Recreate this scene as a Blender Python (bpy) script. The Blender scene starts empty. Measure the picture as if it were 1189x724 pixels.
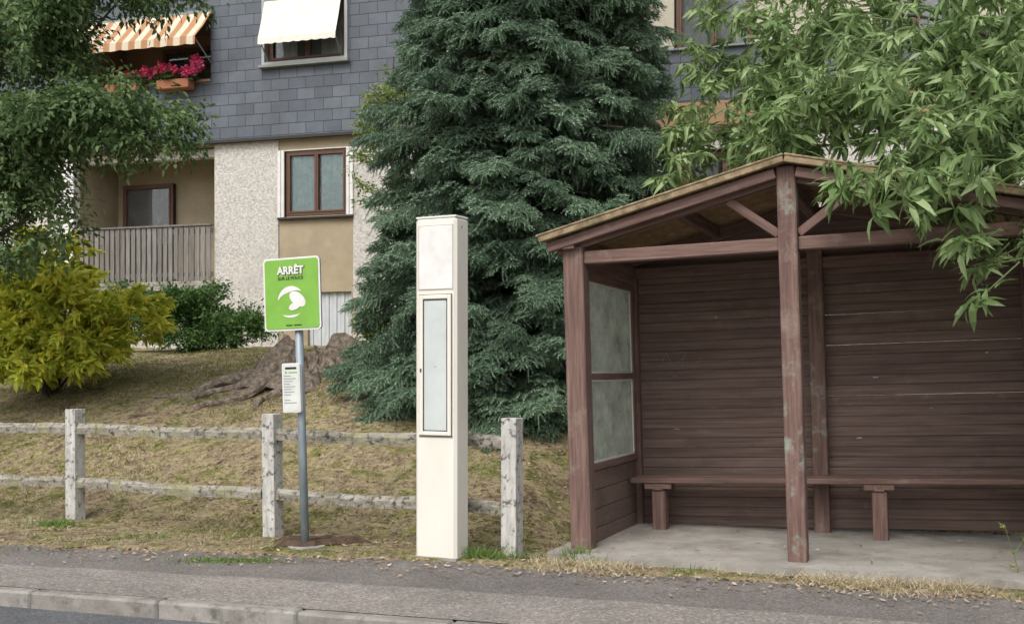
import bpy, bmesh, math, random
import numpy as np
from mathutils import Vector, Matrix, Euler
random.seed(7); rng=np.random.default_rng(7)
S=bpy.context.scene
COL=S.collection
R=math.radians

# ---------------------------------------------------------------- materials
def new_mat(name):
    m=bpy.data.materials.new(name); m.use_nodes=True
    nt=m.node_tree; nt.nodes.clear()
    out=nt.nodes.new('ShaderNodeOutputMaterial')
    b=nt.nodes.new('ShaderNodeBsdfPrincipled')
    nt.links.new(b.outputs[0],out.inputs[0])
    return m,nt,b,out
def ramp(nt,stops):
    r=nt.nodes.new('ShaderNodeValToRGB'); e=r.color_ramp.elements
    while len(e)<len(stops): e.new(0.5)
    for el,(p,c) in zip(e,stops):
        el.position=p; el.color=(*c,1)
    return r
def coords(nt,scale=(1,1,1),rand=True):
    tc=nt.nodes.new('ShaderNodeTexCoord'); mp=nt.nodes.new('ShaderNodeMapping')
    nt.links.new(tc.outputs['Object'],mp.inputs['Vector']); mp.inputs['Scale'].default_value=scale
    if rand:
        oi=nt.nodes.new('ShaderNodeObjectInfo'); mu=nt.nodes.new('ShaderNodeMath'); mu.operation='MULTIPLY'
        mu.inputs[1].default_value=37; nt.links.new(oi.outputs['Random'],mu.inputs[0])
        nt.links.new(mu.outputs[0],mp.inputs['Location'])
    return mp
def noise(nt,vec,sc,det=6,rough=.6,dist=0):
    n=nt.nodes.new('ShaderNodeTexNoise'); n.inputs['Scale'].default_value=sc; n.inputs['Detail'].default_value=det
    n.inputs['Roughness'].default_value=rough; n.inputs['Distortion'].default_value=dist
    nt.links.new(vec.outputs[0],n.inputs['Vector']); return n
def mixc(nt,fac,a,b,mode='MIX'):
    m=nt.nodes.new('ShaderNodeMix'); m.data_type='RGBA'; m.blend_type=mode
    for sock,v in ((m.inputs[0],fac),(m.inputs[6],a),(m.inputs[7],b)):
        if isinstance(v,(int,float)): sock.default_value=v
        elif isinstance(v,tuple): sock.default_value=(*v,1)
        else: nt.links.new(v,sock)
    return m.outputs[2]
def bump(nt,b,h,strength,dist=.01):
    n=nt.nodes.new('ShaderNodeBump'); n.inputs['Strength'].default_value=strength; n.inputs['Distance'].default_value=dist
    nt.links.new(h,n.inputs['Height']); nt.links.new(n.outputs[0],b.inputs['Normal'])
def M(name,stops,scale=(1,1,1),ns=3,rough=.85,bs=None,bst=.4,bd=.01,patch=None,spec=.3,det=8,metal=0,vary=0):
    m,nt,b,o=new_mat(name); c=coords(nt,scale)
    n=noise(nt,c,ns,det,.65); r=ramp(nt,stops); nt.links.new(n.outputs[0],r.inputs[0]); col=r.outputs[0]
    if vary:
        oi=nt.nodes.new('ShaderNodeObjectInfo'); rv=ramp(nt,[(0,(1-vary,)*3),(1,(1+vary,)*3)]); nt.links.new(oi.outputs['Random'],rv.inputs[0]); col=mixc(nt,1.0,col,rv.outputs[0],'MULTIPLY')
    if patch:
        for (pc,psc,lo,hi) in patch:
            c2=coords(nt,(1,1,1)); n2=noise(nt,c2,psc,8,.7)
            r2=ramp(nt,[(lo,(0,0,0)),(hi,(1,1,1))]); nt.links.new(n2.outputs[0],r2.inputs[0])
            col=mixc(nt,r2.outputs[0],col,pc)
    nt.links.new(col,b.inputs['Base Color'])
    b.inputs['Roughness'].default_value=rough; b.inputs['Specular IOR Level'].default_value=spec; b.inputs['Metallic'].default_value=metal
    if bs:
        n3=noise(nt,c,bs,8,.7); bump(nt,b,n3.outputs[0],bst,bd)
    return m
def flat(name,c,rough=.6,spec=.4):
    d=tuple(x*.85 for x in c)
    return M(name,[(.35,d),(.65,c)],ns=6,rough=rough,spec=spec)

WSTOPS=[(.25,(.080,.049,.041)),(.5,(.158,.098,.082)),(.75,(.245,.165,.138))]
wood_x=M('brown_wood_h',WSTOPS,(.5,9,9),4,.85,10,.6,.006,patch=[((.26,.20,.17),5,.58,.8)],vary=.12)
wood_z=M('brown_wood_v',WSTOPS,(9,9,.5),4,.85,10,.6,.006,patch=[((.25,.195,.165),4,.56,.78)],vary=.1)
wood_zc=M('brown_wood_worn_post',WSTOPS,(9,9,.5),4,.85,10,.6,.006,patch=[((.26,.20,.17),4,.54,.75),((.25,.28,.235),3.1,.55,.65)])
wood_y=M('brown_wood_d',WSTOPS,(9,.5,9),4,.85,10,.5,.006,vary=.1)
wood_plank=M('brown_planks',[(.25,(.095,.064,.055)),(.5,(.165,.115,.098)),(.78,(.25,.182,.157))],(.35,7,10),4,.9,9,.5,.008,patch=[((.26,.20,.17),6,.6,.78),((.10,.072,.064),1.3,.52,.75)],vary=.14)
roof_edge=M('roof_edge_wood',[(.3,(.13,.09,.05)),(.55,(.28,.21,.13)),(.75,(.40,.32,.21))],(3,3,3),4,.9,8,.5,.008,patch=[((.10,.10,.04),5,.50,.68)])
roof_under=M('roof_underside',[(.3,(.16,.105,.055)),(.7,(.36,.245,.135))],(6,.5,6),3,.85,8,.3,.005,vary=.2)
felt=M('roof_felt',[(.3,(.05,.045,.04)),(.7,(.12,.11,.08))],ns=5,rough=.95,bs=40)
concrete=M('concrete',[(.3,(.22,.205,.18)),(.55,(.33,.31,.28)),(.8,(.42,.40,.36))],ns=2.5,rough=.95,bs=40,bst=.4,patch=[((.15,.13,.10),1.6,.5,.75),((.12,.10,.075),9,.6,.72)])
kerbm=M('kerb_stone',[(.3,(.18,.165,.145)),(.55,(.27,.255,.23)),(.8,(.36,.34,.31))],ns=6,rough=.95,bs=60,bst=.6,patch=[((.13,.12,.10),9,.52,.68)],vary=.1)
fencem=M('fence_concrete',[(.3,(.30,.29,.27)),(.5,(.48,.47,.44)),(.75,(.64,.63,.60))],(6,6,1.2),4,.95,30,.5,.008,patch=[((.11,.11,.095),20,.54,.63),((.30,.29,.20),5,.6,.75)])
railm=M('fence_rail_concrete',[(.3,(.14,.13,.10)),(.5,(.28,.26,.22)),(.75,(.46,.44,.39))],(1.5,6,6),5,.95,30,.6,.01,patch=[((.07,.07,.05),22,.51,.60),((.26,.25,.13),5,.5,.7)])
white=flat('white_paint',(.74,.73,.70),.5)
cream=M('cream_painted_metal',[(.3,(.66,.63,.55)),(.7,(.75,.72,.65))],(1,1,.4),3,.45,None,patch=[((.50,.44,.34),3,.64,.9)])
polem=M('pole_metal',[(.3,(.20,.24,.27)),(.7,(.32,.37,.40))],(4,4,1),5,.5,None,metal=.3)
darkm=flat('dark_gap',(.03,.03,.03))
lineg=flat('panel_line',(.42,.41,.38))
green=flat('sign_green',(.20,.43,.06),.4)
black=flat('black_print',(.02,.02,.02))
greyprint=flat('grey_print',(.25,.27,.25))
postergrey=M('poster_panel',[(.3,(.46,.50,.49)),(.7,(.60,.64,.62))],ns=2,rough=.15,spec=.6)
beige=M('beige_render',[(.3,(.33,.27,.18)),(.7,(.43,.36,.25))],ns=2,rough=.95,bs=60,bst=.2,patch=[((.27,.22,.16),.9,.5,.8)])
tan=M('tan_panel',[(.3,(.30,.19,.11)),(.7,(.40,.26,.15))],ns=2,rough=.9)
stucco=M('pebble_stucco',[(.3,(.38,.36,.325)),(.5,(.60,.575,.53)),(.7,(.74,.71,.66))],ns=20,rough=.95,bs=24,bst=1,bd=.035,patch=[((.44,.42,.38),.8,.5,.8)])
brownframe=flat('brown_window_frame',(.13,.065,.04),.5)
greyslat=M('grey_slat_wood',[(.3,(.12,.11,.105)),(.7,(.25,.235,.215))],(8,8,.6),4,.9,10,.3,vary=.2)
soilm=M('dug_soil',[(.3,(.045,.03,.02)),(.7,(.13,.085,.06))],ns=12,rough=1,bs=30,bst=.8,bd=.03)
barkm=M('bark',[(.3,(.045,.035,.028)),(.7,(.14,.12,.10))],(6,6,1.5),4,.95,10,.9,.03)
stumpm=M('dead_stump_wood',[(.30,(.075,.058,.043)),(.48,(.25,.20,.155)),(.70,(.50,.43,.35))],(4,4,4),4,.95,14,1,.04,patch=[((.14,.14,.045),3,.6,.75)])
curtain_t=M('teal_curtain',[(.3,(.27,.56,.55)),(.7,(.57,.80,.78))],(8,1,.5),3,.9)
curtain_w=flat('white_curtain',(.6,.62,.62),.9)
awn_w=flat('white_awning',(.74,.72,.64),.8)
terracotta=flat('terracotta',(.36,.15,.08),.9)
unlit_room=flat('unlit_room_shade',(.03,.03,.032),.9)  # near-black base colour paints in the shade of unlit rooms

def glass_mat(name,tint,dirt_sheen,dirt_sheen_col):
    m=bpy.data.materials.new(name); m.use_nodes=True; nt=m.node_tree; nt.nodes.clear()
    out=nt.nodes.new('ShaderNodeOutputMaterial'); tr=nt.nodes.new('ShaderNodeBsdfTransparent'); tr.inputs[0].default_value=(*tint,1)
    gl=nt.nodes.new('ShaderNodeBsdfGlossy'); gl.inputs['Roughness'].default_value=.04
    fr=nt.nodes.new('ShaderNodeFresnel'); fr.inputs[0].default_value=1.6
    m1=nt.nodes.new('ShaderNodeMixShader'); nt.links.new(fr.outputs[0],m1.inputs[0]); nt.links.new(tr.outputs[0],m1.inputs[1]); nt.links.new(gl.outputs[0],m1.inputs[2])
    df=nt.nodes.new('ShaderNodeBsdfDiffuse'); df.inputs[0].default_value=(*dirt_sheen_col,1)
    tl=nt.nodes.new('ShaderNodeBsdfTranslucent'); tl.inputs[0].default_value=(*dirt_sheen_col,1)
    md=nt.nodes.new('ShaderNodeMixShader'); nt.links.new(df.outputs[0],md.inputs[1]); nt.links.new(tl.outputs[0],md.inputs[2])
    c=coords(nt,(1,1,1)); n=noise(nt,c,4,8,.7); r=ramp(nt,[(.3,(max(dirt_sheen-.25,0),)*3),(.7,(min(dirt_sheen+.25,1),)*3)]); nt.links.new(n.outputs[0],r.inputs[0])
    m2=nt.nodes.new('ShaderNodeMixShader'); nt.links.new(r.outputs[0],m2.inputs[0]); nt.links.new(m1.outputs[0],m2.inputs[1]); nt.links.new(md.outputs[0],m2.inputs[2])
    nt.links.new(m2.outputs[0],out.inputs[0]); return m
glass=glass_mat('window_glass',(.93,.95,.95),.03,(.5,.5,.5))
dirty_sheen_glass=glass_mat('dirty_sheen_shelter_glass',(.88,.93,.88),.32,(.80,.84,.77))  # dirt film, lightened so its colour also paints in a whitish reflection

def slate_mat():
    m,nt,b,o=new_mat('slate_tiles')
    tc=nt.nodes.new('ShaderNodeTexCoord'); sp=nt.nodes.new('ShaderNodeSeparateXYZ'); cb=nt.nodes.new('ShaderNodeCombineXYZ')
    nt.links.new(tc.outputs['Object'],sp.inputs[0]); nt.links.new(sp.outputs[0],cb.inputs[0]); nt.links.new(sp.outputs[2],cb.inputs[1])
    br=nt.nodes.new('ShaderNodeTexBrick'); br.inputs['Scale'].default_value=1; br.inputs['Brick Width'].default_value=.36; br.inputs['Row Height'].default_value=.21
    br.inputs['Mortar Size'].default_value=.006; br.inputs['Mortar Smooth'].default_value=.3; br.inputs['Bias'].default_value=-.1
    br.inputs['Color1'].default_value=(.066,.080,.100,1); br.inputs['Color2'].default_value=(.100,.117,.140,1); br.inputs['Mortar'].default_value=(.022,.027,.034,1)
    nt.links.new(cb.outputs[0],br.inputs['Vector'])
    n=noise(nt,cb,1.2,8,.7); r=ramp(nt,[(.3,(.72,.72,.72)),(.7,(1.3,1.3,1.3))]); nt.links.new(n.outputs[0],r.inputs[0])
    col=mixc(nt,1.0,br.outputs['Color'],r.outputs[0],'MULTIPLY'); nt.links.new(col,b.inputs['Base Color'])
    b.inputs['Roughness'].default_value=.55
    md=nt.nodes.new('ShaderNodeMath'); md.operation='FRACT'; dv=nt.nodes.new('ShaderNodeMath'); dv.operation='DIVIDE'; dv.inputs[1].default_value=.21
    nt.links.new(sp.outputs[2],dv.inputs[0]); nt.links.new(dv.outputs[0],md.inputs[0])
    sb=nt.nodes.new('ShaderNodeMath'); sb.operation='SUBTRACT'; sb.inputs[0].default_value=1; nt.links.new(md.outputs[0],sb.inputs[1])
    ad=nt.nodes.new('ShaderNodeMath'); ad.operation='SUBTRACT'; nt.links.new(sb.outputs[0],ad.inputs[0]); nt.links.new(br.outputs['Fac'],ad.inputs[1])
    bump(nt,b,ad.outputs[0],.6,.02); return m
slate=slate_mat()
def stripe_mat():
    m,nt,b,o=new_mat('striped_awning'); tc=nt.nodes.new('ShaderNodeTexCoord'); sp=nt.nodes.new('ShaderNodeSeparateXYZ'); nt.links.new(tc.outputs['Object'],sp.inputs[0])
    a=nt.nodes.new('ShaderNodeMath'); a.operation='MULTIPLY'; a.inputs[1].default_value=3.6; nt.links.new(sp.outputs[0],a.inputs[0])
    f=nt.nodes.new('ShaderNodeMath'); f.operation='FRACT'; nt.links.new(a.outputs[0],f.inputs[0])
    r=ramp(nt,[(0,(.38,.20,.10)),(.42,(.38,.20,.10)),(.5,(.58,.50,.38)),(.92,(.58,.50,.38)),(1,(.38,.20,.10))]); nt.links.new(f.outputs[0],r.inputs[0])
    nt.links.new(r.outputs[0],b.inputs['Base Color']); b.inputs['Roughness'].default_value=.9; return m
stripem=stripe_mat()

def ground_mat():
    m,nt,b,o=new_mat('dry_grass_ground'); c=coords(nt,(1,1,1),False)
    n1=noise(nt,c,2.1,10,.76,.8); r1=ramp(nt,[(.36,(.20,.14,.09)),(.43,(.36,.28,.18)),(.50,(.46,.38,.23)),(.55,(.30,.28,.11)),(.62,(.17,.19,.055)),(.70,(.33,.28,.15))]); nt.links.new(n1.outputs[0],r1.inputs[0])
    n2=noise(nt,c,7,12,.85); r2=ramp(nt,[(.38,(.32,.29,.25)),(.50,(.95,.95,.95)),(.62,(1.35,1.32,1.25))]); nt.links.new(n2.outputs[0],r2.inputs[0])
    col=mixc(nt,1.0,r1.outputs[0],r2.outputs[0],'MULTIPLY')
    n3=noise(nt,c,22,6,.8); r3=ramp(nt,[(.56,(0,0,0)),(.62,(1,1,1))]); nt.links.new(n3.outputs[0],r3.inputs[0])
    col=mixc(nt,r3.outputs[0],col,(.56,.49,.37))
    n5=noise(nt,c,25,6,.8); r5=ramp(nt,[(.54,(0,0,0)),(.61,(1,1,1))]); nt.links.new(n5.outputs[0],r5.inputs[0])
    col=mixc(nt,r5.outputs[0],col,(.10,.07,.04)); nt.links.new(col,b.inputs['Base Color'])
    b.inputs['Roughness'].default_value=1; b.inputs['Specular IOR Level'].default_value=.1
    n4=noise(nt,c,11,10,.85); bump(nt,b,n4.outputs[0],.9,.07); return m
groundm=ground_mat()
def asphalt(name,a,bc,c3,sc=90):
    m,nt,b,o=new_mat(name); c=coords(nt,(1,1,1),False)
    n1=noise(nt,c,1.3,10,.75); r1=ramp(nt,[(.3,a),(.7,bc)]); nt.links.new(n1.outputs[0],r1.inputs[0])
    v=nt.nodes.new('ShaderNodeTexVoronoi'); v.inputs['Scale'].default_value=sc; nt.links.new(c.outputs[0],v.inputs['Vector'])
    hs=nt.nodes.new('ShaderNodeSeparateColor'); nt.links.new(v.outputs['Color'],hs.inputs[0])
    r2=ramp(nt,[(.0,(.6,.6,.6)),(.6,(1,1,1)),(.85,(1.15,1.15,1.15)),(1,c3)]); nt.links.new(hs.outputs[0],r2.inputs[0])
    col=mixc(nt,1.0,r1.outputs[0],r2.outputs[0],'MULTIPLY')
    n2=noise(nt,c,5,8,.8); r3=ramp(nt,[(.56,(0,0,0)),(.72,(.7,.7,.7))]); nt.links.new(n2.outputs[0],r3.inputs[0]); col=mixc(nt,r3.outputs[0],col,(.25,.205,.15))
    n6=noise(nt,c,.7,6,.7); r6=ramp(nt,[(.4,(.85,.85,.85)),(.6,(1.1,1.1,1.1))]); nt.links.new(n6.outputs[0],r6.inputs[0]); col=mixc(nt,1.0,col,r6.outputs[0],'MULTIPLY')
    nt.links.new(col,b.inputs['Base Color'])
    b.inputs['Roughness'].default_value=.95; bump(nt,b,v.outputs['Distance'],.5,.01); return m
pav_far=asphalt('pavement_asphalt',(.125,.113,.103),(.19,.172,.158),(1.7,1.68,1.65))
pav_near=asphalt('pavement_gravel_asphalt',(.185,.165,.148),(.27,.245,.22),(1.8,1.75,1.7),75)
roadm=asphalt('road_asphalt',(.085,.088,.094),(.13,.133,.14),(1.7,1.7,1.7))

def leaf_mat(name,stops,tl=.3,rough=.5):
    m=bpy.data.materials.new(name); m.use_nodes=True; nt=m.node_tree; nt.nodes.clear()
    out=nt.nodes.new('ShaderNodeOutputMaterial'); b=nt.nodes.new('ShaderNodeBsdfPrincipled'); b.inputs['Roughness'].default_value=rough; b.inputs['Specular IOR Level'].default_value=.35
    g=nt.nodes.new('ShaderNodeNewGeometry'); oi=nt.nodes.new('ShaderNodeObjectInfo')
    mx=nt.nodes.new('ShaderNodeMath'); mx.operation='MULTIPLY'; mx.inputs[1].default_value=.6; nt.links.new(g.outputs['Random Per Island'],mx.inputs[0])
    ma=nt.nodes.new('ShaderNodeMath'); ma.operation='MULTIPLY_ADD'; ma.inputs[1].default_value=.4; nt.links.new(oi.outputs['Random'],ma.inputs[0]); nt.links.new(mx.outputs[0],ma.inputs[2])
    r=ramp(nt,stops); nt.links.new(ma.outputs[0],r.inputs[0])
    nt.links.new(r.outputs[0],b.inputs['Base Color']); t=nt.nodes.new('ShaderNodeBsdfTranslucent'); nt.links.new(r.outputs[0],t.inputs[0])
    m2=nt.nodes.new('ShaderNodeMixShader'); m2.inputs[0].default_value=tl
    nt.links.new(b.outputs[0],m2.inputs[1]); nt.links.new(t.outputs[0],m2.inputs[2]); nt.links.new(m2.outputs[0],out.inputs[0]); return m
spruce_m=leaf_mat('spruce_needles',[(.1,(.085,.14,.088)),(.5,(.17,.26,.17)),(.9,(.32,.44,.30))],.25,.6)
oak_m=leaf_mat('oak_leaves',[(.1,(.06,.12,.04)),(.5,(.14,.22,.085)),(.9,(.27,.36,.16))],.4)
chest_m=leaf_mat('chestnut_leaves',[(.1,(.10,.16,.05)),(.5,(.20,.30,.11)),(.9,(.37,.47,.22))],.4,.4)
yel_m=leaf_mat('yellow_green_leaves',[(.05,(.50,.22,.07)),(.18,(.34,.44,.07)),(.5,(.62,.66,.09)),(.9,(.85,.78,.14))],.45)
bush_m=leaf_mat('dark_bush_leaves',[(.1,(.04,.09,.02)),(.6,(.09,.18,.045)),(.9,(.17,.27,.08))],.3)
lite_m=leaf_mat('light_bush_leaves',[(.1,(.12,.19,.04)),(.9,(.30,.37,.11))],.4)
flower_m=leaf_mat('geranium_flowers',[(.1,(.60,.03,.06)),(.5,(.70,.08,.22)),(.9,(.80,.25,.46))],.3)
dry_m=leaf_mat('dry_grass_blades',[(.1,(.26,.19,.11)),(.5,(.45,.37,.23)),(.9,(.60,.53,.38))],.3,.9)
moss_m=leaf_mat('mossy_grass_blades',[(.1,(.12,.14,.04)),(.5,(.24,.245,.085)),(.9,(.40,.37,.18))],.3,.9)
grn_m=leaf_mat('green_grass_blades',[(.1,(.08,.15,.03)),(.9,(.22,.32,.08))],.3,.8)
litter_m=leaf_mat('leaf_litter',[(.1,(.14,.08,.045)),(.5,(.34,.24,.16)),(.9,(.62,.53,.42))],.1,.9)

# ---------------------------------------------------------------- mesh helpers
def mesh_obj(name,V,F,mat=None,parent=None,smooth=False,link=True):
    me=bpy.data.meshes.new(name); me.from_pydata([tuple(map(float,v)) for v in V],[],[tuple(map(int,f)) for f in F]); me.update()
    if smooth: me.polygons.foreach_set('use_smooth',[True]*len(me.polygons))
    o=bpy.data.objects.new(name,me)
    if link: COL.objects.link(o)
    if mat: me.materials.append(mat)
    if parent: o.parent=parent
    return o
def empty(name,loc=(0,0,0),rz=0,ry=0):
    e=bpy.data.objects.new(name,None); COL.objects.link(e); e.empty_display_size=.2
    e.matrix_world=Matrix.Translation(loc)@Matrix.Rotation(R(rz),4,'Z')@Matrix.Rotation(R(ry),4,'Y'); return e
def box(name,x0,x1,y0,y1,z0,z1,mat,parent=None,bev=.006,ry=0,rx=0,rz=0):
    sx,sy,sz=abs(x1-x0),abs(y1-y0),abs(z1-z0)
    bm=bmesh.new(); bmesh.ops.create_cube(bm,size=1); bmesh.ops.scale(bm,vec=(sx,sy,sz),verts=bm.verts)
    bev=min(bev,min(sx,sy,sz)*.3)
    if bev>0: bmesh.ops.bevel(bm,geom=bm.edges[:],offset=bev,segments=1,affect='EDGES')
    me=bpy.data.meshes.new(name); bm.to_mesh(me); bm.free(); me.materials.append(mat)
    o=bpy.data.objects.new(name,me); COL.objects.link(o); o.location=((x0+x1)/2,(y0+y1)/2,(z0+z1)/2); o.rotation_euler=(R(rx),R(ry),R(rz))
    if parent: o.parent=parent
    return o
def beam(name,p0,p1,w,d,mat,parent):
    p0,p1=Vector(p0),Vector(p1); L=(p1-p0).length; mid=(p0+p1)/2; ang=math.atan2(p1.z-p0.z,p1.x-p0.x)
    o=box(name,-L/2,L/2,-d/2,d/2,-w/2,w/2,mat,parent); o.location=mid; o.rotation_euler=(0,-ang,0); return o
def tube(pts,rads,n=8,jit=0,seed=0):
    rg=np.random.default_rng(seed); V=[];F=[]
    pts=[Vector(p) for p in pts]
    for i,p in enumerate(pts):
        d=(pts[min(i+1,len(pts)-1)]-pts[max(i-1,0)]).normalized()
        a=d.cross(Vector((0.3,.2,1))).normalized() if abs(d.z)<.95 else d.cross(Vector((1,0,0))).normalized(); b=d.cross(a)
        for k in range(n):
            t=2*math.pi*k/n; r=rads[i]*(1+jit*(rg.random()-.5)); V.append(p+a*math.cos(t)*r+b*math.sin(t)*r)
    for i in range(len(pts)-1):
        for k in range(n):
            F.append((i*n+k,i*n+(k+1)%n,(i+1)*n+(k+1)%n,(i+1)*n+k))
    F.append(tuple(range(n))[::-1]); F.append(tuple((len(pts)-1)*n+k for k in range(n)))
    return V,F
def merge(lst):
    V=[];F=[]
    for v,f in lst:
        o=len(V); V+=list(v); F+=[tuple(i+o for i in q) for q in f]
    return V,F
def curve_pts(a,b,bend,n=8,sag=0):
    a,b=Vector(a),Vector(b); out=[]
    for i in range(n):
        t=i/(n-1); p=a.lerp(b,t)+Vector(bend)*math.sin(math.pi*t); p.z-=sag*t*t; out.append(p)
    return out
def bake_tris(name,V,nper,mat,parent=None,faces=None):
    N=len(V); me=bpy.data.meshes.new(name); me.vertices.add(N*nper); me.vertices.foreach_set('co',V.astype(np.float32).ravel())
    me.loops.add(N*nper); me.loops.foreach_set('vertex_index',np.arange(N*nper,dtype=np.int32)); me.polygons.add(N)
    me.polygons.foreach_set('loop_start',np.arange(0,N*nper,nper,dtype=np.int32)); 
    me.update(calc_edges=True); me.validate(); me.materials.append(mat)
    o=bpy.data.objects.new(name,me); COL.objects.link(o)
    if parent: o.parent=parent
    return o

# foliage templates
def leaf_geo(L,W,droop,fold=.25,st=(0,.3,.65,1),ws=(.12,.9,.75,0)):
    V=[];F=[]
    for t,w in zip(st,ws):
        y=L*t; z=-droop*L*t*t; hw=W*w/2
        V+=[(-hw,y,z+fold*hw),(0,y,z),(hw,y,z+fold*hw)]
    for i in range(len(st)-1):
        a=i*3; F+=[(a,a+1,a+4,a+3),(a+1,a+2,a+5,a+4)]
    return np.array(V),F
def template(name,parts,mat):
    V=[];F=[]
    for v,f,mtx in parts:
        o=len(V); m=np.array(mtx); vv=v@m[:3,:3].T+m[:3,3]; V+=vv.tolist(); F+=[tuple(i+o for i in q) for q in f]
    return mesh_obj(name,V,F,mat,link=False)
def T(loc,e,s=1):
    return Matrix.Translation(loc)@Euler(e).to_matrix().to_4x4()@Matrix.Scale(s,4)
def twig_template(name,mat,n,L,lw,ll,droop,spread,seed,rosette=False):
    rd=random.Random(seed); parts=[]
    sv,sf=tube([(0,0,0),(0,L*.5,-.01),(0,L,-.05*L)],[.006,.005,.002],4); parts.append((np.array([list(v) for v in sv]),sf,Matrix()))
    for i in range(n):
        t=(i+.5)/n if not rosette else .35+.65*((i+.5)/n)**.5
        s=rd.uniform(.65,1.15); v,f=leaf_geo(ll*s,lw*s,droop*rd.uniform(.4,1.6))
        az=rd.uniform(-math.pi,math.pi) if i<n*.8 else rd.uniform(-.5,.5)
        parts.append((v,f,T((rd.uniform(-spread,spread),t*L,rd.uniform(-spread,spread)-.05*L*t*t),(rd.uniform(-.9,.5),rd.uniform(-.8,.8),az))))
    return template(name,parts,mat)
def spruce_template(name,seed,L=.68):
    rd=random.Random(seed); tri=[]
    def twig(p,d,l,dens=1):
        d=Vector(d).normalized(); up=Vector((0,0,1)); sd=d.cross(up).normalized(); u2=sd.cross(d)
        n=int(l/.0075)
        for i in range(n):
            q=Vector(p)+d*(l*i/n)+Vector((0,0,-.25*l*(i/n)**2)); a=rd.uniform(0,2*math.pi)
            out=(sd*math.cos(a)+u2*math.sin(a)*.8)*.8+d*.6; nl=rd.uniform(.022,.036); tip=q+out.normalized()*nl
            w=(d.cross(out)).normalized()*.0065
            tri.append((q-w,q+w,tip))
        e=Vector(p)+d*l+Vector((0,0,-.25*l))
        tri.append((Vector(p)+u2*.004,Vector(p)-u2*.010,e)); tri.append((Vector(p)+sd*.010,Vector(p)-sd*.010,e))
    ax=lambda t:Vector((0,L*t,-.18*L*t*t+.06*L*math.sin(3*t)))
    for k in range(5): twig(ax(k/5),ax((k+1)/5)-ax(k/5),L/5*1.1)
    m=11
    for i in range(m):
        t=.08+.88*i/m
        for sd in (-1,1):
            l=(.30*(1-t)**.6+.09)*rd.uniform(.75,1.2); ang=rd.uniform(.7,1.0)
            dv=Vector((sd*math.sin(ang),math.cos(ang),rd.uniform(-.4,.2)))
            twig(ax(t),dv,l)
            for f_ in (.35,.65):
                if l>.14:
                    p=ax(t)+dv.normalized()*l*f_+Vector((0,0,-.03*l))
                    twig(p,(sd*.95,.15,rd.uniform(-.7,-.1)),l*(.55-.2*f_)); twig(p,(sd*.1,.95,rd.uniform(-.5,.1)),l*(.55-.2*f_))
        twig(ax(t),(rd.uniform(-.4,.4),.6,-.8),rd.uniform(.08,.2))
    V=[];F=[]
    for a,b,c in tri:
        o=len(V); V+=[a,b,c]; F.append((o,o+1,o+2))
    return mesh_obj(name,V,F,spruce_m,link=False)

def scatter(name,tmpl,pts,rots,scls,parent):
    me=bpy.data.meshes.new(name); me.vertices.add(len(pts)); me.vertices.foreach_set('co',np.array(pts,dtype=np.float32).ravel())
    a=me.attributes.new('rot','FLOAT_VECTOR','POINT'); a.data.foreach_set('vector',np.array(rots,dtype=np.float32).ravel())
    a=me.attributes.new('scl','FLOAT','POINT'); a.data.foreach_set('value',np.array(scls,dtype=np.float32))
    o=bpy.data.objects.new(name,me); COL.objects.link(o); o.parent=parent
    g=bpy.data.node_groups.new(name+'_gn','GeometryNodeTree')
    g.interface.new_socket('Geometry',in_out='INPUT',socket_type='NodeSocketGeometry'); g.interface.new_socket('Geometry',in_out='OUTPUT',socket_type='NodeSocketGeometry')
    gi=g.nodes.new('NodeGroupInput'); go=g.nodes.new('NodeGroupOutput'); ip=g.nodes.new('GeometryNodeInstanceOnPoints'); ob=g.nodes.new('GeometryNodeObjectInfo')
    ob.inputs['Object'].default_value=tmpl; ob.inputs['As Instance'].default_value=True
    ar=g.nodes.new('GeometryNodeInputNamedAttribute'); ar.data_type='FLOAT_VECTOR'; ar.inputs['Name'].default_value='rot'
    e2=g.nodes.new('FunctionNodeEulerToRotation')
    asn=g.nodes.new('GeometryNodeInputNamedAttribute'); asn.data_type='FLOAT'; asn.inputs['Name'].default_value='scl'
    L=g.links.new; L(gi.outputs[0],ip.inputs['Points']); L(ob.outputs['Geometry'],ip.inputs['Instance']); L(ar.outputs['Attribute'],e2.inputs[0]); L(e2.outputs[0],ip.inputs['Rotation'])
    L(asn.outputs['Attribute'],ip.inputs['Scale']); L(ip.outputs[0],go.inputs[0])
    md=o.modifiers.new('scatter','NODES'); md.node_group=g; return o
def scatter_multi(name,tmpls,P,parent):
    for i,t in enumerate(tmpls):
        Q=P[i::len(tmpls)]
        if Q: scatter(name if i==0 else f'{name}_{i}',t,[q[0] for q in Q],[q[1] for q in Q],[q[2] for q in Q],parent)

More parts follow.
